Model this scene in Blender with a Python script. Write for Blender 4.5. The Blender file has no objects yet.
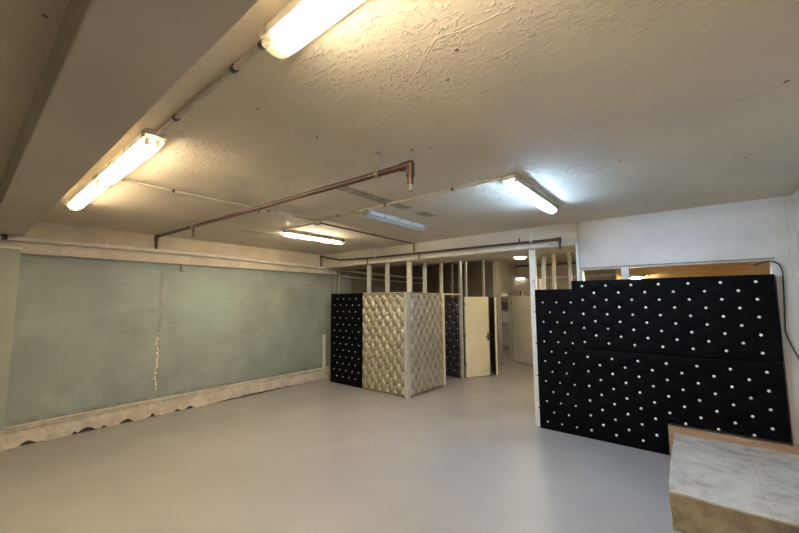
import bpy, bmesh, math, random
from mathutils import Vector, Matrix, noise

random.seed(4)
scene = bpy.context.scene
COL = scene.collection
CEIL = 2.78

# ------------------------------------------------------------------ materials
class NT:
    """small helper around a node tree"""
    def __init__(self, name):
        self.m = bpy.data.materials.new(name)
        self.m.use_nodes = True
        self.t = self.m.node_tree
        self.t.nodes.clear()
        self.out = self.n('ShaderNodeOutputMaterial')
        self.co = self.n('ShaderNodeTexCoord').outputs['Object']
    def n(self, kind, **kw):
        x = self.t.nodes.new(kind)
        for k, v in kw.items():
            setattr(x, k, v)
        return x
    def put(self, sock, v):
        if isinstance(v, bpy.types.NodeSocket):
            self.t.links.new(v, sock)
        elif isinstance(v, (tuple, list)):
            sock.default_value = tuple(v) if len(v) != 3 or sock.type == 'VECTOR' else (*v, 1)
        else:
            sock.default_value = v
    def math(self, op, a, b=0.0, c=0.0, clamp=False):
        x = self.n('ShaderNodeMath', operation=op, use_clamp=clamp)
        self.put(x.inputs[0], a); self.put(x.inputs[1], b); self.put(x.inputs[2], c)
        return x.outputs[0]
    def noise(self, scale, detail=4, rough=.55, vec=None, dist=0.0):
        x = self.n('ShaderNodeTexNoise')
        self.put(x.inputs['Vector'], vec if vec is not None else self.co)
        x.inputs['Scale'].default_value = scale
        x.inputs['Detail'].default_value = detail
        x.inputs['Roughness'].default_value = rough
        x.inputs['Distortion'].default_value = dist
        return x.outputs['Fac']
    def voronoi(self, scale, vec=None, feature='F1'):
        x = self.n('ShaderNodeTexVoronoi', feature=feature)
        self.put(x.inputs['Vector'], vec if vec is not None else self.co)
        x.inputs['Scale'].default_value = scale
        return x.outputs['Distance']
    def ramp(self, v, lo, hi, a=0.0, b=1.0):
        x = self.n('ShaderNodeMapRange', interpolation_type='SMOOTHSTEP')
        self.put(x.inputs[0], v)
        for i, q in enumerate((lo, hi, a, b)):
            x.inputs[i + 1].default_value = q
        return x.outputs[0]
    def mix(self, f, a, b):
        x = self.n('ShaderNodeMix', data_type='RGBA')
        self.put(x.inputs[0], f); self.put(x.inputs[6], a); self.put(x.inputs[7], b)
        return x.outputs[2]
    def xyz(self):
        x = self.n('ShaderNodeSeparateXYZ')
        self.t.links.new(self.co, x.inputs[0])
        return x.outputs
    def scaled(self, v):
        x = self.n('ShaderNodeMapping')
        self.t.links.new(self.co, x.inputs[0])
        x.inputs['Scale'].default_value = v
        return x.outputs[0]
    def dist(self, c):
        x = self.n('ShaderNodeVectorMath', operation='DISTANCE')
        self.t.links.new(self.co, x.inputs[0])
        x.inputs[1].default_value = c
        return x.outputs['Value']
    def band(self, v, lo, hi, soft):
        a = self.ramp(v, lo - soft, lo + soft)
        b = self.ramp(v, hi - soft, hi + soft, 1, 0)
        return self.math('MULTIPLY', a, b)
    def bsdf(self, color, rough=.6, metal=0.0, bump=None, dist=.01, strength=1.0, **kw):
        p = self.n('ShaderNodeBsdfPrincipled')
        self.put(p.inputs['Base Color'], color)
        self.put(p.inputs['Roughness'], rough)
        self.put(p.inputs['Metallic'], metal)
        for k, v in kw.items():
            self.put(p.inputs[k.replace('_', ' ')], v)
        if bump is not None:
            b = self.n('ShaderNodeBump')
            b.inputs['Distance'].default_value = dist
            b.inputs['Strength'].default_value = strength
            self.put(b.inputs['Height'], bump)
            self.t.links.new(b.outputs[0], p.inputs['Normal'])
        self.t.links.new(p.outputs[0], self.out.inputs[0])
        return self.m

def plain(name, c1, c2=None, rough=.6, metal=0.0, scale=6, bump=.003, bscale=25, **kw):
    t = NT(name)
    c2 = c2 or tuple(v * .8 for v in c1)
    f = t.ramp(t.noise(scale, 5), .35, .65)
    return t.bsdf(t.mix(f, c1, c2), rough, metal, t.noise(bscale, 4), bump, .6, **kw)

RIDGES = [((-.95, 1.27), (-.72, 1.125), .003), ((-.72, 1.125), (-.47, 1.16), .0025), ((-.80, .98), (-.76, 1.06), .002), ((-1.0, 1.06), (-.74, 1.10), .002)]
def ceiling_material():
    t = NT('painted rough plaster')
    X, Y, Z = t.xyz()
    # hand trowelled patches: where the plaster is rough
    blobs = [((-.75, 1.2), .75), ((-.2, 1.4), .6), ((-2.9, 1.2), .7), ((-2.5, 1.4), .55), ((-2.9, 1.25), .5), ((-.75, 3.1), .55), ((-1.6, 3.3), .45),
             ((-.3, 2.2), .35), ((-3.9, 1.5), .5)]
    rough = None
    for (bx, by), r in blobs:
        g = t.ramp(t.dist((bx, by, CEIL)), r * .35, r * 1.15, 1, 0)
        rough = g if rough is None else t.math('MAXIMUM', rough, g)
    near_amber = t.ramp(t.dist((-2.85, 1.25, CEIL)), .2, .95, 1.1, 0)
    rough = t.math('ADD', rough, near_amber)
    rough = t.math('MULTIPLY', rough, t.ramp(t.noise(2.6, 4), .30, .52))
    rough = t.math('ADD', rough, .05)
    mp = t.n('ShaderNodeMapping')
    t.t.links.new(t.co, mp.inputs[0])
    mp.inputs['Rotation'].default_value = (0, 0, math.radians(-35))
    mp.inputs['Scale'].default_value = (1, 2.2, 1)
    flake = t.ramp(t.noise(22, 5, .6, vec=mp.outputs[0], dist=.35), .5, .78)
    pits = t.ramp(t.noise(38, 3, .5, dist=.4), .56, .72)
    h = t.math('ADD', t.math('MULTIPLY', flake, .8), t.math('MULTIPLY', pits, .4))
    h = t.math('MULTIPLY', h, rough)
    h = t.math('ADD', h, t.math('MULTIPLY', t.noise(1.6, 3), .5))
    # long trowel ridges near the closest lamp
    wob = t.math('MULTIPLY', t.math('SUBTRACT', t.noise(5, 2), .5), .05)
    for (ax, ay), (bx, by), wd in RIDGES:
        L = math.hypot(bx - ax, by - ay); ux, uy = (bx - ax) / L, (by - ay) / L
        along = t.math('ADD', t.math('MULTIPLY', X, ux), t.math('MULTIPLY', Y, uy))
        across = t.math('ADD', t.math('ADD', t.math('MULTIPLY', X, -uy), t.math('MULTIPLY', Y, ux)), wob)
        a0, c0 = ax * ux + ay * uy, -ax * uy + ay * ux
        line = t.math('MULTIPLY', t.band(across, c0 - wd, c0 + wd, wd), t.band(along, a0, a0 + L, .03))
        h = t.math('ADD', h, t.math('MULTIPLY', line, .30))
    col = t.mix(t.ramp(t.noise(1.3, 5), .3, .7), (.60, .53, .42), (.53, .47, .375))
    # grey bare strip left by a removed light fitting
    wy = t.noise(9, 3)
    strip = t.band(X, -2.485, -2.335, .02)
    on = t.math('MAXIMUM', t.math('MAXIMUM', t.band(Y, 2.12, 2.60, .03), t.band(Y, 2.58, 3.14, .03)), t.band(Y, 3.36, 3.62, .02))
    patch = t.math('MULTIPLY', t.math('MULTIPLY', strip, on), t.ramp(wy, .25, .5))
    p2 = t.math('MULTIPLY', t.band(X, -5.07, -4.97, .012), t.band(Y, 2.55, 3.05, .02))
    patch = t.math('MAXIMUM', patch, t.math('MULTIPLY', p2, .9))
    col = t.mix(t.math('MULTIPLY', patch, .75), col, (.17, .155, .135))
    # hairline crack near the right wall
    k = t.math('ADD', t.math('ADD', t.math('MULTIPLY', X, .5), Y), t.math('MULTIPLY', t.math('SUBTRACT', t.noise(8, 3), .5), .05))
    k = t.band(k, 2.636, 2.641, .004)
    k = t.math('MULTIPLY', k, t.band(X, .25, .45, .02))
    col = t.mix(t.math('MULTIPLY', k, .7), col, (.1, .085, .065))
    # nail holes and screw plugs
    sp = None
    for sx, sy, r in ((-1.745, .127, .010), (-1.74, .946, .009), (-1.762, 1.357, .011), (-.68, 1.228, .010), (-.814, 1.378, .009), (-3.015, 4.766, .035),
                      (-.951, 3.022, .011), (-.33, 3.029, .011), (.392, 3.579, .013), (-1.417, 1.898, .014), (-2.383, 2.421, .02), (.43, 2.415, .012),
                      (-1.3, 1.95, .010), (-1.05, 3.3, .015)):
        g = t.ramp(t.dist((sx, sy, CEIL)), r * .6, r * 1.2, 1, 0)
        sp = g if sp is None else t.math('MAXIMUM', sp, g)
    col = t.mix(t.math('MULTIPLY', sp, .9), col, (.05, .042, .032))
    return t.bsdf(col, .75, 0, h, .0115, 1.0)

def floor_material():
    t = NT('grey floor paint')
    f = t.ramp(t.noise(.8, 5), .3, .7)
    col = t.mix(f, (.335, .318, .298), (.300, .285, .268))
    col = t.mix(t.math('MULTIPLY', t.ramp(t.noise(30, 4), .55, .8), .15), col, (.25, .235, .22))
    r = t.ramp(t.noise(2.2, 5), .3, .7, .30, .42)
    return t.bsdf(col, r, 0, t.math('ADD', t.noise(1.5, 2), t.math('MULTIPLY', t.noise(60, 2), .05)), .006, .5, Specular_IOR_Level=.45)

def blue_wall_material():
    t = NT('old blue green wall paint')
    X, Y, Z = t.xyz()
    col = t.mix(t.ramp(t.noise(1.3, 6, .62), .36, .64), (.295, .325, .268), (.222, .25, .208))
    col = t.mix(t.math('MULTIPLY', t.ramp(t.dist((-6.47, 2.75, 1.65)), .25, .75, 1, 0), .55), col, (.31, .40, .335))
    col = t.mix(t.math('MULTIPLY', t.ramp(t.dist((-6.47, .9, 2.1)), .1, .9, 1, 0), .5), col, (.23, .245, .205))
    sc = t.noise(5, 6, .7, vec=t.scaled((1, .35, 2.2)))
    col = t.mix(t.math('MULTIPLY', t.ramp(sc, .60, .72), .28), col, (.42, .42, .35))
    col = t.mix(t.math('MULTIPLY', t.ramp(sc, .31, .40, 1, 0), .4), col, (.16, .175, .145))
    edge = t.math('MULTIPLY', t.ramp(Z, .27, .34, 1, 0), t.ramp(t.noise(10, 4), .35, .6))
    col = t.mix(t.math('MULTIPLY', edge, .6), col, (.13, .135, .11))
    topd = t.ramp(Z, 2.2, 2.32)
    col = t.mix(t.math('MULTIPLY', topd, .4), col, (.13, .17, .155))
    # vertical repaired crack
    wob = t.math('MULTIPLY', t.math('SUBTRACT', t.noise(7, 3), .5), .10)
    d = t.math('ADD', Y, wob)
    strip = t.math('MULTIPLY', t.band(d, 1.985, 2.035, .012), t.band(Z, .33, 2.23, .02))
    col = t.mix(t.math('MULTIPLY', t.math('MULTIPLY', strip, t.ramp(t.noise(14, 4), .3, .5)), .7), col, (.20, .195, .165))
    fl = t.math('MULTIPLY', t.math('MULTIPLY', t.band(d, 1.99, 2.022, .006), t.band(Z, .36, 1.25, .03)), t.ramp(t.noise(30, 3), .44, .54))
    col = t.mix(fl, col, (.72, .66, .52))
    h = t.math('ADD', t.noise(4, 5), t.math('MULTIPLY', strip, t.noise(40, 3)))
    return t.bsdf(col, .5, 0, h, .012, .5)

def front_wall_material():
    t = NT('grey white stained plaster')
    X, Y, Z = t.xyz()
    col = t.mix(t.ramp(t.noise(1.5, 6, .6), .32, .68), (.66, .645, .62), (.56, .545, .52))
    col = t.mix(t.math('MULTIPLY', t.ramp(t.noise(5, 6, .7), .58, .75), .4), col, (.42, .40, .36))
    col = t.mix(t.math('MULTIPLY', t.ramp(X, .6, .95), t.ramp(t.noise(4, 5, .7), .3, .6)), col, (.56, .52, .43))
    crack = t.ramp(t.math('ABSOLUTE', t.math('ADD', t.math('SUBTRACT', X, .83), t.math('MULTIPLY', t.math('SUBTRACT', t.noise(4, 3), .5), .1))), .0, .008, 1, 0)
    col = t.mix(t.math('MULTIPLY', crack, .25), col, (.2, .18, .15))
    return t.bsdf(col, .75, 0, t.noise(6, 6, .65), .015, .6)

def stone_material(name, a, b, c, joints=True):
    t = NT(name)
    X, Y, Z = t.xyz()
    col = t.mix(t.ramp(t.noise(3.5, 6, .65), .35, .65), a, b)
    dirt = t.math('MULTIPLY', t.ramp(t.noise(7, 7, .78), .47, .62), t.ramp(t.noise(2.3, 3), .38, .58))
    col = t.mix(t.math('MULTIPLY', dirt, .38), col, c)
    if joints:
        wob = t.math('MULTIPLY', t.math('SUBTRACT', t.noise(5, 4), .5), .05)
        j = t.band(t.math('ADD', X, wob), .015, .021, .004)
        j2 = t.math('MULTIPLY', t.band(t.math('ADD', X, wob), .345, .355, .005), t.ramp(Y, 4.35, 4.45))
        k = t.math('MULTIPLY', t.band(t.math('ADD', Y, wob), 4.66, 4.675, .01), t.ramp(t.noise(3, 3), .45, .55))
        m = t.math('MAXIMUM', t.math('MAXIMUM', t.math('MULTIPLY', j, .5), j2), k)
        col = t.mix(t.math('MULTIPLY', m, .7), col, c)
        back = t.math('MULTIPLY', t.ramp(Y, 4.5, 4.95), t.ramp(t.noise(7, 6, .7), .4, .6))
        col = t.mix(t.math('MULTIPLY', back, .6), col, c)
    return t.bsdf(col, .7, 0, t.noise(12, 6, .65), .02, .7)

def wood_material(name, a, b, rough=.55, axis=(1.2, 14, 14)):
    t = NT(name)
    g = t.noise(2.5, 6, .6, vec=t.scaled(axis), dist=.6)
    return t.bsdf(t.mix(t.ramp(g, .3, .7), a, b), rough, 0, g, .003, .5)

def lamp_tube(name, color, strength):
    t = NT(name)
    e = t.n('ShaderNodeEmission')
    e.inputs[0].default_value = (*color, 1)
    e.inputs[1].default_value = strength
    t.t.links.new(e.outputs[0], t.out.inputs[0])
    return t.m

def diffuser_material(name, tint, clear):
    t = NT(name)
    tr = t.n('ShaderNodeBsdfTransparent'); tr.inputs[0].default_value = (*[.9 + .1 * v for v in tint], 1)
    tl = t.n('ShaderNodeBsdfTranslucent'); tl.inputs[0].default_value = (*tint, 1)
    gl = t.n('ShaderNodeBsdfPrincipled')
    gl.inputs['Base Color'].default_value = (*tint, 1); gl.inputs['Roughness'].default_value = .2
    m1 = t.n('ShaderNodeMixShader'); m1.inputs[0].default_value = .3
    t.t.links.new(tl.outputs[0], m1.inputs[1]); t.t.links.new(gl.outputs[0], m1.inputs[2])
    m2 = t.n('ShaderNodeMixShader'); m2.inputs[0].default_value = clear
    t.t.links.new(m1.outputs[0], m2.inputs[1]); t.t.links.new(tr.outputs[0], m2.inputs[2])
    t.t.links.new(m2.outputs[0], t.out.inputs[0])
    return t.m

def glass_material():
    t = NT('window glass')
    tr = t.n('ShaderNodeBsdfTransparent'); tr.inputs[0].default_value = (.95, .95, .93, 1)
    gl = t.n('ShaderNodeBsdfGlossy'); gl.inputs['Roughness'].default_value = .03
    fr = t.n('ShaderNodeFresnel'); fr.inputs[0].default_value = 1.45
    m = t.n('ShaderNodeMixShader')
    t.t.links.new(fr.outputs[0], m.inputs[0]); t.t.links.new(tr.outputs[0], m.inputs[1]); t.t.links.new(gl.outputs[0], m.inputs[2])
    t.t.links.new(m.outputs[0], t.out.inputs[0])
    return t.m

def tuft_material(name, a, b, rough, metal, coat=0.0, spec=.5):
    t = NT(name)
    f = t.ramp(t.noise(4, 5), .35, .65)
    wr = t.noise(26, 4, .6, dist=1.0)
    return t.bsdf(t.mix(f, a, b), rough, metal, wr, .004, .5, Coat_Weight=coat, Coat_Roughness=.3, Specular_IOR_Level=spec)

M = {}
M['ceiling'] = ceiling_material()
M['floor'] = floor_material()
M['blue'] = blue_wall_material()
M['pierpaint'] = plain('green grey pier paint', (.33, .345, .265), (.28, .295, .23), .5, scale=2, bump=.008, bscale=6)
M['front'] = front_wall_material()
M['beam'] = plain('beam paint', (.52, .47, .385), (.46, .415, .34), .7, scale=1.5, bump=.01, bscale=5)
M['band'] = plain('cream plaster band', (.60, .52, .39), (.48, .41, .31), .7, scale=2.5, bump=.012, bscale=9)
M['base'] = plain('grimy cream skirting paint', (.63, .55, .43), (.47, .40, .305), .6, scale=8, bump=.012, bscale=22)
M['void'] = plain('dark crumbled mortar', (.06, .045, .032), (.03, .024, .018), .9)
M['pale'] = plain('pale cream paint', (.66, .63, .49), (.58, .56, .44), .6)
M['backwall'] = plain('beige corridor plaster', (.46, .405, .31), (.40, .35, .27), .7, scale=1.5)
M['brownwall'] = plain('brown unpainted plaster', (.19, .155, .115), (.14, .115, .085), .8, scale=2)
M['ochre'] = wood_material('ochre plywood', (.68, .49, .26), (.54, .37, .18), .45, (1.2, 1, 9))
M['white'] = plain('white gloss paint', (.72, .71, .68), (.62, .61, .58), .45, scale=5)
M['whitepipe'] = plain('painted pipe', (.66, .60, .49), (.56, .50, .40), .5, scale=5)
M['rust'] = plain('red oxide pipe paint', (.062, .024, .018), (.036, .017, .013), .42, scale=12)
M['brown'] = plain('brown pipe paint', (.085, .05, .034), (.055, .035, .026), .5, scale=12)
M['conduit'] = plain('dull conduit', (.30, .265, .21), (.20, .175, .14), .5, scale=12)
M['lightconduit'] = plain('painted conduit', (.46, .41, .33), (.36, .32, .255), .5, scale=12)
M['darkmetal'] = plain('dark clip metal', (.05, .045, .04), (.03, .028, .025), .5)
M['stud'] = plain('galvanised stud metal', (.58, .57, .53), (.48, .47, .44), .42, .35, scale=9)
M['creamstud'] = plain('cream stud paint', (.66, .62, .48), (.56, .52, .40), .5, scale=7)
M['alu'] = plain('aluminium trim', (.70, .68, .62), (.60, .58, .53), .3, .55, scale=8)
M['black'] = tuft_material('black leatherette', (.0030, .0030, .0037), (.0022, .0022, .0028), .6, 0, spec=.05)
M['silver'] = tuft_material('champagne leatherette', (.405, .365, .275), (.34, .305, .23), .34, .55)
M['bronze'] = tuft_material('dark pewter leatherette', (.075, .065, .065), (.05, .042, .045), .34, .35)
M['stone'] = stone_material('worn pale screed', (.53, .47, .395), (.42, .37, .31), (.14, .115, .085))
M['stoneside'] = stone_material('brown stained concrete', (.37, .285, .18), (.19, .145, .095), (.09, .065, .04), False)
M['timber'] = wood_material('bare tan board', (.44, .28, .16), (.30, .18, .10), .6, (1.2, 9, 9))
M['doorcream'] = plain('cream door paint', (.86, .78, .55), (.82, .74, .52), .45, scale=2)
M['doorbrown'] = plain('dark brown door laminate', (.070, .042, .034), (.05, .03, .025), .45, scale=3)
M['doorgrey'] = plain('beige door paint', (.66, .58, .46), (.61, .54, .43), .5, scale=2)
M['cable'] = plain('black cable rubber', (.02, .02, .02), (.012, .012, .012), .5)
M['housing'] = plain('light fitting casing', (.50, .48, .44), (.42, .40, .37), .45)
M['crystal'] = plain('crystal button', (.93, .93, .95), (.85, .85, .88), .12, .0, Coat_Weight=1.0)
M['silverbutton'] = plain('champagne button', (.92, .86, .70), (.86, .80, .64), .15, .0, Coat_Weight=1.0)
M['glass'] = glass_material()
M['tubewarm'] = lamp_tube('warm tube', (1.0, .84, .60), 60)
M['tubeamber'] = lamp_tube('amber tube', (1.0, .80, .52), 50)
M['tubecool'] = lamp_tube('cool tube', (.43, .67, 1.0), 104)
M['tubeback'] = lamp_tube('back room tube', (1.0, .86, .60), 480)
M['tubecorr'] = lamp_tube('corridor tube', (1.0, .86, .60), 17)
M['tubewhite'] = lamp_tube('white tube', (1.0, .95, .88), 3)
M['tubeoff'] = plain('unlit tube', (.78, .78, .76), (.74, .74, .72), .3)
M['diffwarm'] = diffuser_material('warm clear diffuser', (1.0, .90, .70), .78)
M['diffcool'] = diffuser_material('cool clear diffuser', (.90, .95, 1.0), .70)
M['diffoff'] = diffuser_material('unlit clear diffuser', (.50, .50, .47), .5)
M['oval'] = lamp_tube('bulkhead lamp glow', (1.0, .88, .64), 30)

# ------------------------------------------------------------------ mesh helpers
def box(bm, x0, x1, y0, y1, z0, z1, bevel=0.0, mtx=None):
    r = bmesh.ops.create_cube(bm, size=1.0)
    vs = r['verts']
    for v in vs:
        v.co = Vector((x0 + (v.co.x + .5) * (x1 - x0), y0 + (v.co.y + .5) * (y1 - y0), z0 + (v.co.z + .5) * (z1 - z0)))
    if bevel:
        es = list({e for v in vs for e in v.link_edges})
        r2 = bmesh.ops.bevel(bm, geom=es, offset=bevel, segments=2, affect='EDGES', profile=.5)
        vs = list({v for v in r2['verts']} | {v for v in vs if v.is_valid})
    if mtx is not None:
        for v in vs:
            v.co = mtx @ v.co
    return vs

def cyl(bm, p, q, r, n=14, r2=None, caps=True):
    p, q = Vector(p), Vector(q)
    d = q - p
    m = Matrix.Translation((p + q) / 2) @ d.to_track_quat('Z', 'Y').to_matrix().to_4x4()
    return bmesh.ops.create_cone(bm, cap_ends=caps, segments=n, radius1=r, radius2=r if r2 is None else r2, depth=d.length, matrix=m)['verts']

def ball(bm, c, r, s=(1, 1, 1), u=12, v=8):
    m = Matrix.Translation(c) @ Matrix.Diagonal((*s, 1))
    return bmesh.ops.create_uvsphere(bm, u_segments=u, v_segments=v, radius=r, matrix=m)['verts']

def tube(bm, pts, r, n=12):
    """one continuous swept tube along a polyline"""
    pts = [Vector(p) for p in pts]
    rings = []
    ref = None
    for i, p in enumerate(pts):
        a = (pts[i] - pts[i - 1]).normalized() if i else None
        b = (pts[i + 1] - pts[i]).normalized() if i < len(pts) - 1 else None
        t = (a + b).normalized() if a and b else (a or b)
        k = 1.0
        if a and b:
            k = min(1.6, 1 / max(.4, t.dot(b)))
        if ref is None:
            ref = t.orthogonal().normalized()
        ref = (ref - t * ref.dot(t)).normalized()
        s = t.cross(ref)
        rings.append([bm.verts.new(p + (ref * math.cos(2 * math.pi * j / n) + s * math.sin(2 * math.pi * j / n)) * r * (k if (a and b) else 1)) for j in range(n)])
    for u, v in zip(rings, rings[1:]):
        for j in range(n):
            bm.faces.new((u[j], u[(j + 1) % n], v[(j + 1) % n], v[j]))
    bm.faces.new(rings[0][::-1]); bm.faces.new(rings[-1])

def round_path(pts, r, k=5):
    """replace corners of a polyline by small arcs"""
    pts = [Vector(p) for p in pts]
    out = [pts[0]]
    for a, b, c in zip(pts, pts[1:], pts[2:]):
        u = (a - b).normalized(); w = (c - b).normalized()
        rr = min(r, (a - b).length * .45, (c - b).length * .45)
        p, q = b + u * rr, b + w * rr
        for i in range(k + 1):
            t = i / k
            out.append(p * (1 - t) ** 2 + b * 2 * t * (1 - t) + q * t * t)
    out.append(pts[-1])
    return out

def finish(name, bm, mat, parent=None, smooth=None, origin=(0, 0, 0)):
    if origin != (0, 0, 0):
        bmesh.ops.translate(bm, verts=bm.verts, vec=-Vector(origin))
    bmesh.ops.recalc_face_normals(bm, faces=bm.faces)
    me = bpy.data.meshes.new(name)
    bm.to_mesh(me)
    bm.free()
    mats = mat if isinstance(mat, (list, tuple)) else [mat]
    for m in mats:
        me.materials.append(m)
    if smooth is not None:
        for p in me.polygons:
            p.use_smooth = True
        me.set_sharp_from_angle(angle=math.radians(smooth))
    o = bpy.data.objects.new(name, me)
    COL.objects.link(o)
    if parent is not None:
        o.parent = parent
    return o

def thing(name, label, cat, loc, rot=0.0, group=None):
    o = bpy.data.objects.new(name, None)
    o.empty_display_size = .1
    COL.objects.link(o)
    o.location = loc
    o.rotation_euler = (0, 0, rot)
    o['label'] = label
    o['category'] = cat
    if group:
        o['group'] = group
    return o

def part(name, bm, mat, root, smooth=None, world=True, label=None):
    """a child mesh; world=True: bm is in world coordinates of an unrotated root"""
    o = finish(name, bm, mat, root, smooth, tuple(root.location) if world else (0, 0, 0))
    if label:
        o['label'] = label
    return o

def solo(name, bm, mat, label, cat, loc, group=None, smooth=None):
    o = finish(name, bm, mat, None, smooth, loc)
    o.location = loc
    o['label'] = label
    o['category'] = cat
    if group:
        o['group'] = group
    return o

def struct(name, bm, mat, smooth=None, parent=None):
    o = finish(name, bm, mat, parent, smooth)
    o['kind'] = 'structure'
    return o

def B(*boxes, bevel=0.0):
    bm = bmesh.new()
    for b in boxes:
        box(bm, *b, bevel=bevel)
    return bm

# ------------------------------------------------------------------ room shell
XL, XR, YB = -6.47, .88, -3.6
struct('floor', B((XL - .3, 1.3, YB, 13.0, -.12, 0)), M['floor'])
struct('ceiling', B((XL - .3, 1.3, YB, 13.0, CEIL, CEIL + .12)), M['ceiling'])
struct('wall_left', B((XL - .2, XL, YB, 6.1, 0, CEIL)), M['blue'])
struct('wall_left_rear', B((XL - .2, XL, 6.1, 12.6, 0, CEIL)), M['brownwall'])
struct('wall_back', B((XL - .2, 1.2, YB - .2, YB, 0, CEIL)), M['front'])
struct('wall_right', B((XR, XR + .2, YB, 5.2, 0, CEIL)), M['front'])
# front wall: lintel, right pier, low wall under the window, all one plastered wall
struct('wall_front', B((-1.10, XR + .25, 5.2, 5.36, 2.155, CEIL), (.705, XR + .25, 5.2, 5.36, 0, 2.155), (-1.10, .705, 5.24, 5.36, 0, 1.98)), M['front'])
struct('beam_front', B((XL, -1.10, 5.15, 5.95, 2.475, CEIL)), M['beam'])
struct('wall_far', B((-3.98, 1.3, 10.6, 10.75, 0, CEIL)), M['backwall'])
struct('wall_corridor', B((-4.10, -3.98, 9.12, 9.34, 0, CEIL), (-4.10, -3.98, 9.34, 10.6, 1.93, CEIL), (-4.10, -3.98, 10.14, 10.6, 0, 1.93)), M['backwall'])
struct('wall_rear_partition', B((XL, -4.10, 9.14, 9.26, 0, CEIL)), M['brownwall'])
struct('wall_rear_room', B((XL, -3.98, 12.3, 12.42, 0, CEIL)), M['white'])
struct('trim_rear_room_rail', B((XL, -3.98, 12.27, 12.3, .86, .93), (XL, -3.98, 12.28, 12.3, 0, .12)), M['backwall'])
struct('wall_side_room', B((-.98, 1.2, 7.4, 7.5, 0, CEIL)), M['ochre'])
struct('wall_side_room_right', B((1.12, 1.3, 5.36, 10.6, 0, CEIL)), M['ochre'])
# ceiling beam across the room near the camera
bm = B((XL, XR, .17, .46, 2.56, CEIL), bevel=.008)
struct('beam_near', bm, M['beam'])
# cream plaster band on top of the blue wall, and the painted pier at its near end
struct('trim_wall_band', B((XL, XL + .045, YB, 5.6, 2.36, CEIL)), M['band'])
struct('trim_band_shadow', B((XL, XL + .05, .45, 5.47, 2.345, 2.36)), M['conduit'])  # dark strip standing in for the shadow line under the band
struct('trim_pier', B((XL, XL + .085, -.8, .45, 0, 2.40), bevel=.004), M['pierpaint'])
struct('trim_pier_ledge', B((XL, XL + .105, -.8, .46, 2.40, 2.425)), M['pale'])
struct('trim_wall_end', B((XL, XL + .05, 5.47, 5.58, .2, 2.36)), M['blue'])
struct('trim_pale_strip', B((XL, XL + .03, 5.24, 5.31, .26, .98)), M['pale'])

# skirting: stepped profile with a broken, crumbling lower edge
def skirting():
    bm = bmesh.new()
    prof = [(.0, .262), (.016, .262), (.022, .252), (.022, .240), (.002, .236), (.002, .222), (.030, .216), (.030, .200), (.012, .194), (.020, .12), (.020, .06), (.020, 0.0)]
    y0, y1, n = .44, 5.36, 330
    rows = []
    for i in range(n + 1):
        y = y0 + (y1 - y0) * i / n
        a = noise.noise(Vector((y * 2.3, 3.1, 0)))
        b = noise.noise(Vector((y * 9.0, 7.7, 0)))
        c = noise.noise(Vector((y * 22, 1.7, 0)))
        gap = max(0, a * .05 + b * .012 - .012) + max(0, c - .15) * .03
        for hy, hw, hh in ((.66, .07, .05), (1.10, .03, .03), (1.22, .10, .055), (1.40, .03, .035), (1.66, .09, .05), (1.98, .03, .04), (2.32, .05, .04), (2.50, .07, .045)):
            gap += hh * max(0, 1 - (abs(y - hy) / hw) ** 2)
        if 2.9 < y < 4.8:
            gap += .028 * (1 - abs(y - 3.6) / 1.3) * min(1, (4.8 - y) / .1, (y - 2.9) / .1)
        gap = min(gap, .085)
        r = []
        for k, (dx, z) in enumerate(prof):
            zz = z
            if k == len(prof) - 1:
                zz = gap
            elif k == len(prof) - 2:
                zz = max(z, gap + .012)
            r.append(bm.verts.new((XL + dx + .012, y, zz)))
        rows.append(r)
    for u, v in zip(rows, rows[1:]):
        for k in range(len(prof) - 1):
            bm.faces.new((u[k], u[k + 1], v[k + 1], v[k]))
    bm.faces.new(rows[0]); bm.faces.new(rows[-1][::-1])
    return bm
sk = struct('baseboard_left', skirting(), M['base'], smooth=25)
struct('baseboard_left_backing', B((XL, XL + .013, .44, 5.36, 0, .255)), M['void'])
struct('baseboard_pier', B((XL, XL + .11, -.8, .452, 0, .25), bevel=.005), M['base'])
struct('baseboard_left_block', B((XL, XL + .06, 5.34, 5.60, 0, .27), bevel=.006), M['base'])

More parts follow.
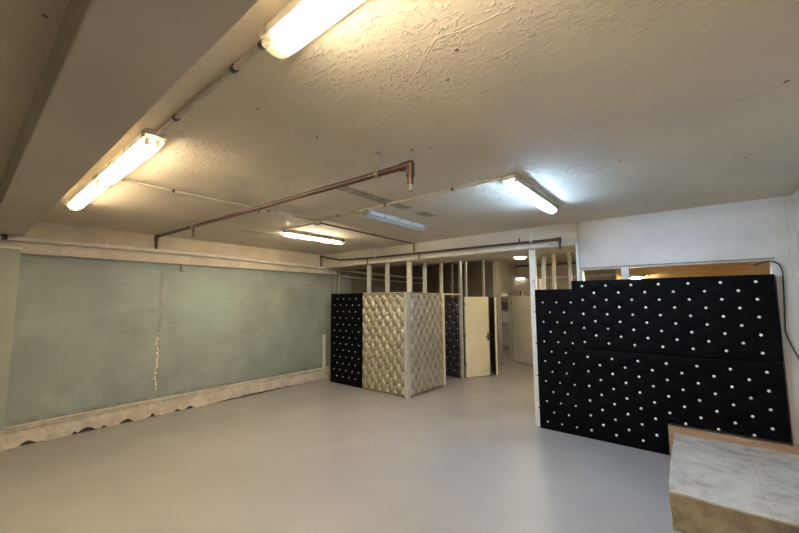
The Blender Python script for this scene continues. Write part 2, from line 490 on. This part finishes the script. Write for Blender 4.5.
# ------------------------------------------------------------------ strip lights
def strip_light(name, label, loc, length, along, tube_mat, diff, group, n_tubes=2, clips=4, width=.115):
    """batten under the ceiling: casing, clear cover, tubes, end caps, spring clips"""
    root = thing(name, label, 'ceiling light', loc, 0 if along == 'X' else math.pi / 2, group)
    L = length / 2
    w = width / 2
    bm = B((-L, L, -w * .92, w * .92, -.034, 0), bevel=.006)
    for e in (-1, 1):
        box(bm, -L + .004, L - .004, e * w * 1.0 - .002, e * w * 1.0 + .002, -.0575 if tube_mat is M['tubecool'] else -.0535, -.02)
    part('casing', bm, M['housing'], root, world=False)
    # cover: rounded trough
    bm = bmesh.new()
    prof = []
    K = 12
    for i in range(K + 1):
        a = math.pi * i / K
        prof.append((-w * math.cos(a) * (1 if abs(math.cos(a)) > .9 else 1), -.034 - .066 * math.sin(a) ** .65))
    rings = []
    for x, s in ((-L + .002, .80), (-L + .025, 1), (L - .025, 1), (L - .002, .80)):
        rings.append([bm.verts.new((x, y * (.9 + .1 * s), -.034 + (z + .034) * s)) for y, z in prof])
    for u, v in zip(rings, rings[1:]):
        for k in range(K):
            bm.faces.new((u[k], u[k + 1], v[k + 1], v[k]))
    bm.faces.new(rings[0]); bm.faces.new(rings[-1])
    part('cover', bm, diff, root, smooth=50, world=False)
    for k in range(n_tubes):
        y = 0 if n_tubes == 1 else (-.027, .027)[k]
        bm = bmesh.new(); cyl(bm, (-L + .085, y, -.068), (L - .085, y, -.068), .013, 12)
        t = part('lamp_tube', bm, tube_mat, root, smooth=60, world=False)
        for e in (-1, 1):
            bm = bmesh.new(); cyl(bm, (e * (L - .087), y, -.068), (e * (L - .06), y, -.068), .014, 12); box(bm, e * (L - .070) - .008, e * (L - .070) + .008, y - .012, y + .012, -.068, -.036)
            c = part('tube_holder', bm, M['white'], t, smooth=40, world=False)
    for k in range(clips):
        x = -L + .03 + (length - .06) * k / (clips - 1)
        for s in (-1, 1):
            part('spring_clip', B((x - .012, x + .012, s * w - .005, s * w + .005, -.052, -.012), bevel=.002), M['conduit'], root, world=False)
    return root

strip_light('strip_light', 'lit warm strip light at the top edge of the photo, closest to the camera', (-.56, .702, CEIL), 1.26, 'X', M['tubewarm'], M['diffwarm'], 'ceiling strip lights')
strip_light('strip_light', 'lit amber strip light in line behind the closest one, with conduit at its end', (-3.04, .685, CEIL), 1.20, 'X', M['tubeamber'], M['diffwarm'], 'ceiling strip lights')
strip_light('strip_light', 'lit amber strip light butted end to end against another, nearest the blue wall', (-4.28, .685, CEIL), 1.20, 'X', M['tubeamber'], M['diffwarm'], 'ceiling strip lights')
strip_light('strip_light', 'slim warm strip light glowing on the ceiling above the black and silver cubicle panels', (-4.50, 3.44, CEIL), 1.2, 'Y', M['tubewarm'], M['diffwarm'], 'ceiling strip lights')
strip_light('strip_light', 'unlit clear covered strip light in the middle of the ceiling', (-2.815, 3.42, CEIL), 1.14, 'Y', M['tubeoff'], M['diffoff'], 'ceiling strip lights', clips=5)
strip_light('strip_light', 'lit cold bluish white strip light above the wide opening', (-1.10, 3.44, CEIL), 1.26, 'Y', M['tubecool'], M['diffcool'], 'ceiling strip lights')
# two more fittings of the rear rooms
strip_light('strip_light', 'short white strip light low on the far corridor wall', (-3.95, 10.54, 2.44), .60, 'X', M['tubewhite'], M['diffcool'], 'ceiling strip lights', clips=2)
strip_light('strip_light', 'warm strip light glimpsed through the narrow high window', (-.67, 7.34, 2.175), .30, 'X', M['tubeback'], M['diffwarm'], 'ceiling strip lights', clips=2)

strip_light('strip_light', 'warm strip light on the corridor ceiling hidden behind the beam', (-2.55, 6.45, CEIL), 1.2, 'X', M['tubecorr'], M['diffwarm'], 'ceiling strip lights')  # unseen fitting added to light the cream door, read off its warm glow
strip_light('strip_light', 'added unseen warm strip light on the ceiling of the far rear room', (-5.3, 11.3, CEIL), 1.2, 'X', M['tubecorr'], M['diffwarm'], 'ceiling strip lights')  # out of sight, added to brighten the rear room behind the doorway
r = thing('oval_ceiling_light', 'glowing oval ceiling light in the corridor behind the opening', 'ceiling light', (-3.05, 8.35, CEIL))
bm = bmesh.new(); cyl(bm, (-3.05, 8.35, CEIL - .03), (-3.05, 8.35, CEIL), .15, 28)
part('base', bm, M['white'], r, smooth=40)
bm = bmesh.new(); ball(bm, (-3.05, 8.35, CEIL - .03), .135, (1, 1, .35), 24, 12)
part('lamp_shade', bm, M['oval'], r, smooth=60)

# ------------------------------------------------------------------ conduits and pipes
def clip_on(bm, p, along, r):
    p = Vector(p); a = Vector(along).normalized() * .012
    cyl(bm, p - a, p + a, r * 1.4, 12)
    box(bm, p.x - .008, p.x + .008, p.y - .008, p.y + .008, p.z, CEIL)

def conduit(name, label, pts, r, mat, clips=(), cat='conduit', group=None, smooth_r=.03):
    root = thing(name, label, cat, pts[0], 0, group)
    bm = bmesh.new(); tube(bm, round_path(pts, smooth_r), r)
    part('tube', bm, mat, root, smooth=50)
    for p, al in clips:
        bm = bmesh.new(); clip_on(bm, p, al, r)
        part('clip', bm, M['darkmetal'], root, smooth=40)
    return root
zc = CEIL - .018
G1 = 'thin ceiling conduits'
conduit('conduit', 'steel conduit clipped to the ceiling between two warm strip lights', [(-2.43, .69, zc), (-1.19, .69, zc)], .012, M['lightconduit'],
        [((-2.146, .69, zc), (1, 0, 0)), ((-1.482, .69, zc), (1, 0, 0)), ((-1.25, .69, zc), (1, 0, 0))], group=G1)
conduit('conduit', 'pale thin conduit along the ceiling from the amber lights to the junction box', [(-3.63, .80, zc + .004), (-3.66, 2.80, zc + .004)], .009, M['lightconduit'],
        [((-3.635, 1.18, zc), (0, 1, 0)), ((-3.65, 2.15, zc), (0, 1, 0))], group=G1)
conduit('conduit', 'dull brown conduit from the junction box to the unlit strip light', [(-3.66, 2.80, zc), (-2.86, 2.797, zc)], .012, M['conduit'], [((-3.2, 2.80, zc), (1, 0, 0))], group=G1)
conduit('conduit', 'pale conduit across the ceiling from the unlit light to the cold white light', [(-2.855, 2.797, zc), (-1.16, 2.79, zc)], .012, M['lightconduit'],
        [((-2.45, 2.795, zc), (1, 0, 0)), ((-1.62, 2.79, zc), (1, 0, 0))], group=G1)
conduit('conduit', 'short dark conduit from the junction box to the slim warm strip light', [(-3.74, 2.88, zc), (-4.44, 2.88, zc)], .012, M['conduit'],
        [((-4.1, 2.88, zc), (1, 0, 0))], group=G1)
conduit('conduit', 'brown conduit running from the junction box and dropping onto the beam pipe', [(-3.70, 2.93, zc), (-3.80, 5.12, zc), (-3.80, 5.12, 2.62)], .010, M['brown'],
        [((-3.75, 4.0, zc), (0, 1, 0))], group=G1)
bm = bmesh.new(); cyl(bm, (-3.70, 2.88, CEIL - .045), (-3.70, 2.88, CEIL), .045, 20); cyl(bm, (-3.70, 2.88, CEIL - .052), (-3.70, 2.88, CEIL - .045), .038, 20)
solo('junction_box', bm, M['conduit'], 'small round junction box on the ceiling where the thin conduits meet', 'junction box', (-3.70, 2.88, CEIL), smooth=40)

# red-brown sprinkler pipe hung across the room
A, Bp = Vector((-6.35, 1.87, 2.745)), Vector((-1.33, 1.762, 2.612))
r = thing('sprinkler_pipe', 'red-brown sprinkler pipe hung across the middle of the ceiling', 'pipe', (-6.35, 1.87, 2.55))
bm = bmesh.new(); tube(bm, round_path([(-6.35, 1.87, 2.55), A, Bp, (-1.33, 1.762, 2.485)], .03), .021, 14)
part('pipe', bm, M['rust'], r, smooth=50)
d = (Bp - A).normalized()
for c, da, db in ((A, Vector((0, 0, -1)), d), (Bp, -d, Vector((0, 0, -1)))):
    bm = bmesh.new()
    cyl(bm, c - da * .0 + da * .075, c + da * .012, .029, 14); cyl(bm, c + db * .075, c + db * .012, .029, 14); ball(bm, c, .031)
    part('elbow', bm, M['rust'], r, smooth=50)
bm = bmesh.new()
cyl(bm, (-1.33, 1.762, 2.485), (-1.33, 1.762, 2.470), .012, 14); cyl(bm, (-1.33, 1.762, 2.470), (-1.33, 1.762, 2.445), .006, 10)
cyl(bm, (-1.33, 1.762, 2.445), (-1.33, 1.762, 2.441), .016, 16)
for s in (-1, 1):
    tube(bm, [(-1.33 + s * .008, 1.762, 2.476), (-1.33 + s * .013, 1.762, 2.462), (-1.33 + s * .005, 1.762, 2.446)], .0025, 6)
part('sprinkler_head', bm, M['conduit'], r, smooth=40)
for t in (.288, .943):
    p = A + (Bp - A) * t
    bm = bmesh.new(); cyl(bm, p - d * .014, p + d * .014, .028, 14); cyl(bm, p, (p.x, p.y, CEIL), .005, 8); cyl(bm, (p.x, p.y, CEIL - .012), (p.x, p.y, CEIL), .02, 12)
    cyl(bm, (p.x, p.y, p.z + .028), (p.x, p.y, p.z + .05), .010, 8)
    part('hanger', bm, M['conduit'], r, smooth=40)
p = A + (Bp - A) * .292
bm = bmesh.new(); cyl(bm, (p.x, p.y, p.z), (p.x, p.y, p.z - .085), .016, 12); cyl(bm, (p.x, p.y, p.z - .085), (p.x, p.y, p.z - .125), .010, 10); cyl(bm, (p.x, p.y, p.z - .122), (p.x, p.y, p.z - .13), .024, 14)
part('sprinkler_head', bm, M['brown'], r, smooth=40)
p = A + (Bp - A) * .62
bm = bmesh.new(); cyl(bm, (p.x, p.y, p.z), (p.x, p.y, p.z - .04), .011, 10); cyl(bm, (p.x, p.y, p.z - .04), (p.x, p.y, p.z - .046), .017, 12)
part('sprinkler_head', bm, M['brown'], r, smooth=40)

# dark pipe along the front beam
yb = 5.085
r = thing('beam_pipe', 'dark brown pipe running along the beam above the cubicle and opening', 'pipe', (-6.35, 5.06, 2.47))
pts = [(-6.35, 5.06, 2.47), (-6.35, 5.06, 2.735), (-5.75, yb, 2.612), (-4.9, yb, 2.588), (-1.31, yb, 2.568), (-1.31, yb, 2.43)]
bm = bmesh.new(); tube(bm, round_path(pts, .03), .016, 12)
part('pipe', bm, M['brown'], r, smooth=50)
for c in (pts[1], pts[4]):
    bm = bmesh.new(); ball(bm, c, .026); cyl(bm, (c[0], c[1], c[2] - .06), c, .022, 12); e = 1 if c is pts[1] else -1
    cyl(bm, c, Vector(c) + (Vector(pts[2]) - Vector(pts[1])).normalized() * .06 if e == 1 else Vector(c) + Vector((-.06, 0, 0)), .022, 12)
    part('elbow', bm, M['brown'], r, smooth=50)
for x, z in ((-4.72, 2.587), (-1.69, 2.571)):
    bm = bmesh.new(); cyl(bm, (x - .014, yb, z), (x + .014, yb, z), .023, 14); cyl(bm, (x, yb, z), (x, yb, CEIL), .004, 8)
    part('hanger', bm, M['alu'], r, smooth=40)
for x, h in ((-4.93, -.12), (-3.66, -.10), (-1.86, .05)):
    bm = bmesh.new(); z = 2.58
    cyl(bm, (x, yb, z), (x, yb, z + h), .012, 10); cyl(bm, (x, yb, z + h), (x, yb, z + h * 1.06), .018, 12)
    part('sprinkler_head', bm, M['brown'], r, smooth=40)

# white pipe under it
r = thing('white_beam_pipe', 'white painted pipe fixed along the lower edge of the beam', 'pipe', (-5.2, 5.115, 2.50))
bm = bmesh.new(); cyl(bm, (-5.3, 5.115, 2.498), (-1.45, 5.115, 2.498), .03, 16)
part('pipe', bm, M['whitepipe'], r, smooth=50)
for x in (-2.93, -4.4):
    bm = bmesh.new(); cyl(bm, (x - .09, 5.115, 2.498), (x + .09, 5.115, 2.498), .039, 16)
    part('coupling', bm, M['whitepipe'], r, smooth=50)

# large painted pipe along the blue wall
xp = -6.36
def zp(y): return 2.535 - max(0, y - 2.6) * .024
pts = [(xp, YB + .02, 2.52), (xp, .35, 2.527), (xp, 1.5, 2.535), (xp, 2.6, 2.535), (xp, 4.0, zp(4)), (xp, 5.2, zp(5.2)), (xp, 6.4, 2.44), (xp, 8.0, 2.41), (xp, 11.5, 2.40)]
r = thing('wall_pipe', 'thick cream pipe running the whole length of the blue wall', 'pipe', (xp, .4, 2.53))
bm = bmesh.new(); tube(bm, pts, .034, 16)
part('pipe', bm, M['whitepipe'], r, smooth=50)
for y in (.30, 2.95, 4.76):
    bm = bmesh.new(); z = zp(y); cyl(bm, (xp, y - .025, z), (xp, y + .025, z), .041, 16); box(bm, XL, xp, y - .012, y + .012, z - .008, z + .008)
    if y > 4: cyl(bm, (xp, y, z), (xp, y, CEIL), .008, 8)
    part('bracket', bm, M['whitepipe'] if y > 1 else M['darkmetal'], r, smooth=50)
conduit('wall_pipe_lower', 'thinner pipe running along the rear wall under the thick cream pipe', [(-6.40, 5.7, 2.31), (-6.40, 11.5, 2.22)], .02, M['whitepipe'], cat='pipe')
conduit('drop_pipe', 'thin pale vertical pipe on the wall behind the black cubicle panel', [(-6.42, 5.66, 2.42), (-6.42, 5.66, .05)], .014, M['pale'], cat='pipe')
bm = B((XL + .0, XL + .03, 2.27, 2.33, 2.235, 2.345), bevel=.003)
solo('wall_bracket', bm, M['conduit'], 'small grey bracket at the top of the blue wall', 'bracket', (XL, 2.3, 2.29))
conduit('stub_pipe', 'small pipe stub standing on the thick cream wall pipe', [(xp, 1.27, 2.565), (xp, 1.27, 2.64)], .012, M['whitepipe'], cat='pipe')
# dark pipe and white pipe deep in the corridor
conduit('rear_pipe', 'dark pipe running below the ceiling across the far corridor wall', [(-6.3, 10.5, 2.745), (1.1, 10.5, 2.715)], .022, M['brown'], cat='pipe')
rw = conduit('rear_white_pipe', 'white lagged pipe along the far wall seen between the studs', [(-3.62, 10.56, 2.345), (1.119, 10.56, 2.40)], .0395, M['white'], cat='pipe')
for x in (-3.4, -2.3, -1.2):
    part('bracket', B((x - .02, x + .02, 10.55, 10.598, 2.30, 2.44)), M['white'], rw)

# ------------------------------------------------------------------ padded panels
def tuft_panel(name, label, corner, axis, width, height, thick, mat, bmat, u0, pu, v0, pv, amp, dimple, br, group, step=.0155, cut=None, floor_gap=0.0, top=.04, side=.03, proud=.004):
    """upholstered panel. axis 'X': runs along +x, faces -y.  axis 'Y': runs along +y, faces +x.
    Buttons at u0+i*pu, v0+j*pv and half-way between (staggered)."""
    rot = 0 if axis == 'X' else math.pi / 2
    root = thing(name, label, 'padded panel', corner, rot, group)
    nu, nv = max(2, round(width / step)), max(2, round(height / step))
    def h(u, v):
        a = (u - u0) / pu; b = (v - v0) / pv
        s, t = a + b, a - b
        sa, sb = abs(math.sin(math.pi * s)), abs(math.sin(math.pi * t))
        pil = (sa * sb) ** .5
        edge = min(1, min(u, width - u, v, height - v) / .05)
        if cut and u > cut[0] - .05 and v < cut[1] + .05:
            edge = min(edge, max(0, max(cut[0] - u, v - cut[1])) / .05)
        edge = edge * edge * (3 - 2 * edge)
        # distance to the nearest button
        i, j = round(s), round(t)
        du = ((s - i) + (t - j)) / 2 * pu; dv = ((s - i) - (t - j)) / 2 * pv
        q = math.hypot(du, dv)
        dim = math.exp(-(q / .035) ** 2)
        wr = noise.noise(Vector((u * 14, v * 14, len(label)))) * .0012
        return (amp * pil - dimple * dim + wr) * edge + amp * .3 * edge
    bm = bmesh.new()
    g = {}
    def inside(i, j):
        u, v = width * i / nu, height * j / nv
        return not (cut and u > cut[0] + 1e-6 and v < cut[1] - 1e-6)
    for i in range(nu + 1):
        for j in range(nv + 1):
            if inside(i, j):
                u, v = width * i / nu, height * j / nv
                g[i, j] = bm.verts.new((u, -h(u, v), v))
    for i in range(nu):
        for j in range(nv):
            k = [(i, j), (i + 1, j), (i + 1, j + 1), (i, j + 1)]
            if all(q in g for q in k):
                bm.faces.new([g[q] for q in k])
    ext = [e for e in bm.edges if len(e.link_faces) == 1]
    r2 = bmesh.ops.extrude_edge_only(bm, edges=ext)
    nv2 = [v for v in r2['geom'] if isinstance(v, bmesh.types.BMVert)]
    for v in nv2:
        v.co.y = thick
    back = [e for e in bm.edges if len(e.link_faces) == 1]
    bmesh.ops.edgeloop_fill(bm, edges=back)
    part('upholstery', bm, mat, root, smooth=50, world=False)
    # buttons, sharing one mesh
    bb = bmesh.new()
    ball(bb, (0, 0, 0), br, (1, .55, 1), 10, 7)
    first = None
    spots = []
    jmax = int(height / pv) + 2
    for j2 in range(-2, 2 * jmax):
        for i2 in range(-2, int(width / pu * 2) + 3):
            if (i2 + j2) % 2:
                continue
            u, v = u0 + i2 * pu / 2, v0 + j2 * pv / 2
            if u < side or u > width - side or v < .05 or v > height - top:
                continue
            if cut and u > cut[0] - .03 and v < cut[1] + .025:
                continue
            spots.append((u, v))
    for u, v in spots:
        if first is None:
            o = first = part('button', bb, bmat, root, smooth=60, world=False)
        else:
            o = first.copy(); COL.objects.link(o); o.parent = root
        o.location = (u, -h(u, v) - proud, v)
    return root

GP = 'buttoned padded wall panels'
yf = 5.19
tuft_panel('padded_panel', 'narrow black buttoned panel of the cubicle, beside the blue wall', (-6.14, yf, .0), 'X', .985, 1.895, .05, M['black'], M['crystal'],
           .215, .187, .155, .2715, .006, .004, .0115, GP, step=.02)
tuft_panel('padded_panel', 'champagne diamond tufted panel facing the room on the cubicle', (-5.155, yf, .0), 'X', 1.115, 1.885, .05, M['silver'], M['silverbutton'],
           .102, .188, .155, .271, .048, .02, .0165, GP, step=.0145, proud=.011)
tuft_panel('padded_panel', 'champagne diamond tufted panel on the side of the cubicle, facing the opening', (-4.0, 5.245, .0), 'Y', 1.09, 1.875, .05, M['silver'], M['silverbutton'],
           .045, .188, .135, .268, .048, .02, .0165, GP, step=.0145, proud=.011)
tuft_panel('padded_panel', 'dark pewter tufted panel in the recess beside the cream door', (-5.30, 7.25, .0), 'X', 1.22, 1.80, .05, M['bronze'], M['silverbutton'],
           .10, .19, .15, .27, .028, .010, .015, GP, step=.02)
tuft_panel('padded_panel', 'narrow black buttoned panel against the white upright, lower than its neighbour', (-1.685, 5.135, .0), 'X', .485, 1.885, .05, M['black'], M['crystal'],
           .103, .1815, .104, .267, .006, .004, .0115, GP, step=.018, top=.1, side=.014)
tuft_panel('padded_panel', 'large upper black buttoned panel under the narrow window', (-1.195, 5.115, 1.125), 'X', 1.88, .865, .05, M['black'], M['crystal'],
           .126, .2695, .075, .1795, .007, .006, .0145, GP, step=.018)
tuft_panel('padded_panel', 'large lower black buttoned panel notched around the concrete block', (-1.195, 5.135, .0), 'X', 1.88, 1.115, .05, M['black'], M['crystal'],
           .145, .2695, .104, .1815, .008, .006, .0145, GP, step=.018, cut=(.925, .345))

# ------------------------------------------------------------------ frames, studs, rails
GS = 'bare partition uprights'
def stud(label, x, y, z0, z1, w=.07, d=.05, mat=None, lean=0.0, name='partition_stud', holes=False):
    root = thing(name, label, 'stud', (x, y, z0), 0, GS)
    bm = bmesh.new()
    t = .004
    vs = []
    vs += box(bm, -w / 2, w / 2, -d / 2, -d / 2 + t, 0, z1 - z0)
    for s in (-1, 1):
        vs += box(bm, s * w / 2 - t if s > 0 else -w / 2, w / 2 if s > 0 else -w / 2 + t, -d / 2 + t, d / 2, 0, z1 - z0)
        e = s * w / 2
        vs += box(bm, min(e, e - s * .012), max(e, e - s * .012), d / 2 - t, d / 2, 0, z1 - z0)
    if lean:
        for v in bm.verts:
            v.co.x += lean * (v.co.z / (z1 - z0))
    part('channel', bm, mat or M['stud'], root, world=False)
    if holes:
        k = 0
        z = z0 + .25
        while z < z1 - .1:
            bm = bmesh.new(); cyl(bm, (0.012, -d / 2 + .001, z - z0), (0.012, -d / 2 - .004, z - z0), .010, 10)
            part('screw', bm, M['darkmetal'], root, smooth=40, world=False)
            z += .44
    return root
stud('steel stud over the left end of the tufted front panel', -5.04, 5.255, 1.9, 2.475, .08)
stud('steel stud over the middle of the tufted front panel', -4.545, 5.255, 1.9, 2.475, .08)
stud('cream stud standing above the cubicle corner', -4.01, 5.26, 1.9, 2.475, .09, mat=M['creamstud'], holes=True)
stud('cream stud above the middle of the tufted side panel', -4.02, 5.77, 1.88, 2.475, .05, .07, mat=M['creamstud'])
stud('tall cream stud at the rear end of the tufted side panel', -4.02, 6.375, 0, CEIL, .05, .06, mat=M['creamstud'])
stud('tall grey stud beside the hinge edge of the cream door', -4.03, 7.205, 0, CEIL, .05, .09, mat=M['stud'], holes=True)
stud('slim tall stud just behind the cream door, rising to the ceiling', -4.03, 7.47, 0, CEIL, .04, .06, mat=M['stud'])
stud('thin stud rising behind the free edge of the cream door', -4.05, 8.43, 0, CEIL, .05, .06, mat=M['stud'])
stud('dark grey stud half hidden behind the dark pewter panel', -4.35, 7.36, 0, CEIL, .06, .05, mat=M['conduit'])
stud('broad white steel upright at the left end of the right black panels', -1.725, 5.225, 0, 2.475, .085, .06, mat=M['white'], holes=True)
stud('leaning cream timber upright nearest the broad white upright', -1.86, 5.9, 0, CEIL, .05, .05, mat=M['creamstud'], lean=.10)
M_ = M['creamstud']
stud('middle leaning cream upright above the narrow black panel', -1.755, 6.2, 0, CEIL, .05, .05, mat=M_, lean=.06)
stud('grey upright furthest right of those behind the narrow black panel', -1.53, 6.6, 0, CEIL, .05, .05, mat=M['stud'], lean=-.03)
stud('short cream upright deep in the corridor behind the white upright', -2.18, 7.0, 0, 2.13, .05, .05, mat=M_)
stud('white jamb upright where the plastered wall begins', -1.115, 5.215, 0, 2.475, .035, .10, mat=M['white'])
def rail(label, b, mat, name='partition_rail'):
    bm = bmesh.new(); box(bm, *b, bevel=.003)
    return solo(name, bm, mat, label, 'rail', ((b[0] + b[1]) / 2, (b[2] + b[3]) / 2, b[4]))
rail('thin aluminium rail capping the tufted front panel', (-5.15, -4.06, 5.175, 5.245, 1.886, 1.90), M['alu'])
rail('thin aluminium rail capping the tufted side panel', (-4.055, -3.985, 5.30, 6.34, 1.876, 1.888), M['alu'])
rail('cream rail bridging the recess between side panel and cream door', (-4.05, -3.99, 6.41, 7.155, 1.855, 1.885), M['creamstud'])
# corner trim of the cubicle: angle of two strips
bm = bmesh.new(); box(bm, -4.045, -3.975, 5.140, 5.150, 0, 1.898); box(bm, -3.985, -3.975, 5.150, 5.225, 0, 1.898)
for x in (-4.04, -3.98): box(bm, x - .006, x + .006, 5.132, 5.141, 0, 1.898)
solo('corner_trim', bm, M['alu'], 'upright aluminium angle on the corner between the two champagne panels', 'trim', (-4.01, 5.145, 0))
bm = B((-3.992, -3.975, 6.335, 6.415, 0, 1.875))
solo('edge_trim', bm, M['creamstud'], 'pale upright strip finishing the rear edge of the tufted side panel', 'trim', (-3.98, 6.38, 0))

# cubicle inner partitions, low board walls behind the panels
struct('partition_cubicle_rear', B((-6.2, -4.08, 7.31, 7.36, 0, 1.80)), M['brownwall'])
struct('partition_cubicle_side', B((-6.2, -4.08, 8.62, 8.68, 0, 1.80)), M['brownwall'])

# ------------------------------------------------------------------ doors
def leaf(name, hinge, tip, h, t, mats, handle_side, edge_mat=None):
    # handle_side 0: no lever fitted
    a, b = Vector((*hinge, 0)), Vector((*tip, 0))
    ang = math.atan2(b.y - a.y, b.x - a.x); w = (b - a).length
    bm = B((0, w, -t / 2, t / 2, .012, h), bevel=.002)
    o = finish(name, bm, mats)
    o.location = (hinge[0], hinge[1], 0); o.rotation_euler = (0, 0, ang)
    o['kind'] = 'structure'
    if edge_mat:
        finish('door_edge', B((w + .0005, w + .008, -t / 2 - .001, t / 2 + .001, .012, h)), edge_mat, o)
    bm = bmesh.new()
    for s in (-1, 1) if handle_side else ():
        box(bm, w - .058, w - .012, s * t / 2 - (.006 if s < 0 else 0), s * t / 2 + (.006 if s > 0 else 0), .80, .98, bevel=.001)
        cyl(bm, (w - .035, s * t / 2, .90), (w - .035, s * (t / 2 + .05), .90), .010, 12)
        tube(bm, [(w - .035, s * (t / 2 + .05), .90), (w - .07, s * (t / 2 + .055), .90), (w - .14, s * (t / 2 + .05), .897)], .009, 10)
    if handle_side:
        finish('door_handle', bm, M['darkmetal'], o, 40)
    bm = bmesh.new()
    for z in (.25, .9, 1.6):
        cyl(bm, (-.004, -t / 2 - .004, z), (-.004, -t / 2 - .004, z + .09), .008, 10)
    finish('door_hinge', bm, M['darkmetal'], o, 40)
    return o
leaf('door_1', (-3.985, 7.285), (-3.685, 7.87), 1.815, .04, M['doorcream'], -1)
leaf('door_2', (-3.955, 8.59), (-3.535, 7.945), 1.80, .042, M['doorbrown'], -1, M['doorcream'])
leaf('door_3', (-3.965, 10.09), (-3.33, 9.81), 1.85, .042, M['doorgrey'], 0, M['doorcream'])
bm = B((-3.86, -3.815, 10.56, 10.6, 1.80, 2.0), bevel=.003)
r = thing('wall_switch', 'small white and dark switch box on the far wall above the beige door', 'switch', (-3.83, 10.6, 1.8))
part('box', bm, M['white'], r)
part('cover', B((-3.915, -3.86, 10.565, 10.6, 1.80, 2.0), bevel=.003), M['darkmetal'], r)
struct('trim_rear_room_soffit', B((XL, -3.98, 12.1, 12.3, 1.62, 1.86)), M['brownwall'])

# ------------------------------------------------------------------ narrow window over the black panels
bm = B((-1.10, .705, 5.205, 5.30, 2.135, 2.155), (-1.10, .705, 5.205, 5.30, 1.98, 1.99), (-1.10, -1.07, 5.205, 5.30, 1.99, 2.135), (.682, .705, 5.205, 5.30, 1.99, 2.135), (-.632, -.552, 5.205, 5.30, 1.99, 2.135))
w = struct('window_1', bm, M['white'])
for x0, x1 in ((-1.07, -.632), (-.552, .682)):
    finish('window_pane', B((x0, x1, 5.25, 5.256, 1.99, 2.135)), M['glass'], w)
struct('trim_window_head', B((-1.10, .71, 5.185, 5.205, 2.150, 2.163)), M['conduit'])
# black cable
pts = [(.55, 5.165, 2.085), (.60, 5.17, 2.11), (.655, 5.17, 2.125), (.70, 5.172, 2.12), (.735, 5.175, 2.09), (.755, 5.178, 2.02), (.748, 5.178, 1.85), (.738, 5.178, 1.62), (.728, 5.178, 1.44), (.735, 5.178, 1.38), (.765, 5.178, 1.27), (.81, 5.178, 1.13), (.85, 5.18, 1.0), (.862, 5.18, .93)]
bm = bmesh.new(); tube(bm, round_path(pts, .04, 3), .0065, 10)
solo('cable', bm, M['cable'], 'black cable hanging from the window corner down the right wall', 'cable', (.74, 5.17, 1.0), smooth=60)

# ------------------------------------------------------------------ concrete block and board in the right corner
def rough_box(x0, x1, y0, y1, z0, z1, step, amp, seed):
    bm = bmesh.new()
    box(bm, x0, x1, y0, y1, z0, z1)
    for ax, lo, hi in ((0, x0, x1), (1, y0, y1), (2, z0, z1)):
        k = max(1, int((hi - lo) / step))
        for i in range(1, k):
            c = [0, 0, 0]; c[ax] = lo + (hi - lo) * i / k
            nrm = [0, 0, 0]; nrm[ax] = 1
            bmesh.ops.bisect_plane(bm, geom=bm.verts[:] + bm.edges[:] + bm.faces[:], plane_co=c, plane_no=nrm)
    for v in bm.verts:
        p = v.co * 4 + Vector((seed, 0, 0))
        n1 = noise.noise(p); n2 = noise.noise(p * 3.1)
        k = amp * (n1 + .5 * n2)
        if v.co.y < y0 + 1e-4: v.co.y += k
        if v.co.x < x0 + 1e-4: v.co.x += k * .7
        if abs(v.co.z - z1) < 1e-4: v.co.z += k * .4
    return bm
r = thing('concrete_block', 'low concrete block with worn pale top in the right corner below the black panels', 'block', (.33, 4.28, 0))
part('body', rough_box(-.205, XR - .001, 3.53, 5.03, 0, .272, .045, .016, 2.0), M['stoneside'], r, label='rough brown stained concrete front')
part('top_slab', rough_box(-.212, XR - .001, 3.515, 5.035, .274, .288, .045, .010, 5.0), M['stone'], r, label='pale worn grey top surface')
bm = bmesh.new()
box(bm, -.262, XR - .002, 5.045, 5.13, 0, .338, bevel=.004)
solo('timber_board', bm, M['timber'], 'tan timber board between the concrete block and the notched black panel', 'board', (.3, 5.09, 0))

# ------------------------------------------------------------------ camera, world, render look
cam = bpy.data.cameras.new('camera')
cam.sensor_width = 36
cam.lens = 36 * 355.542 / 799
cam.clip_start = .02
co = bpy.data.objects.new('camera', cam)
COL.objects.link(co)
yaw, pitch, roll = 0.6794736681331781, 0.09405614160510795, -0.005262622142702716
f = Vector((-math.sin(yaw) * math.cos(pitch), math.cos(yaw) * math.cos(pitch), math.sin(pitch)))
rt = Vector((math.cos(yaw), math.sin(yaw), 0)); up = rt.cross(f)
r2 = rt * math.cos(roll) + up * math.sin(roll); u2 = r2.cross(f)
mt = Matrix((r2, u2, -f)).transposed().to_4x4()
mt.translation = (0, 0, 1.75)
co.matrix_world = mt
scene.camera = co

wd = bpy.data.worlds.new('world'); scene.world = wd
wd.use_nodes = True
wd.node_tree.nodes['Background'].inputs[0].default_value = (.02, .02, .02, 1)
wd.node_tree.nodes['Background'].inputs[1].default_value = 1

scene.cycles.max_bounces = 10
scene.cycles.diffuse_bounces = 6
scene.cycles.transparent_max_bounces = 12
scene.cycles.sample_clamp_indirect = 6
scene.view_settings.view_transform = 'Standard'
scene.view_settings.look = 'None'
scene.view_settings.exposure = 1.9
scene.view_settings.gamma = 1.0
scene.view_settings.use_curve_mapping = False
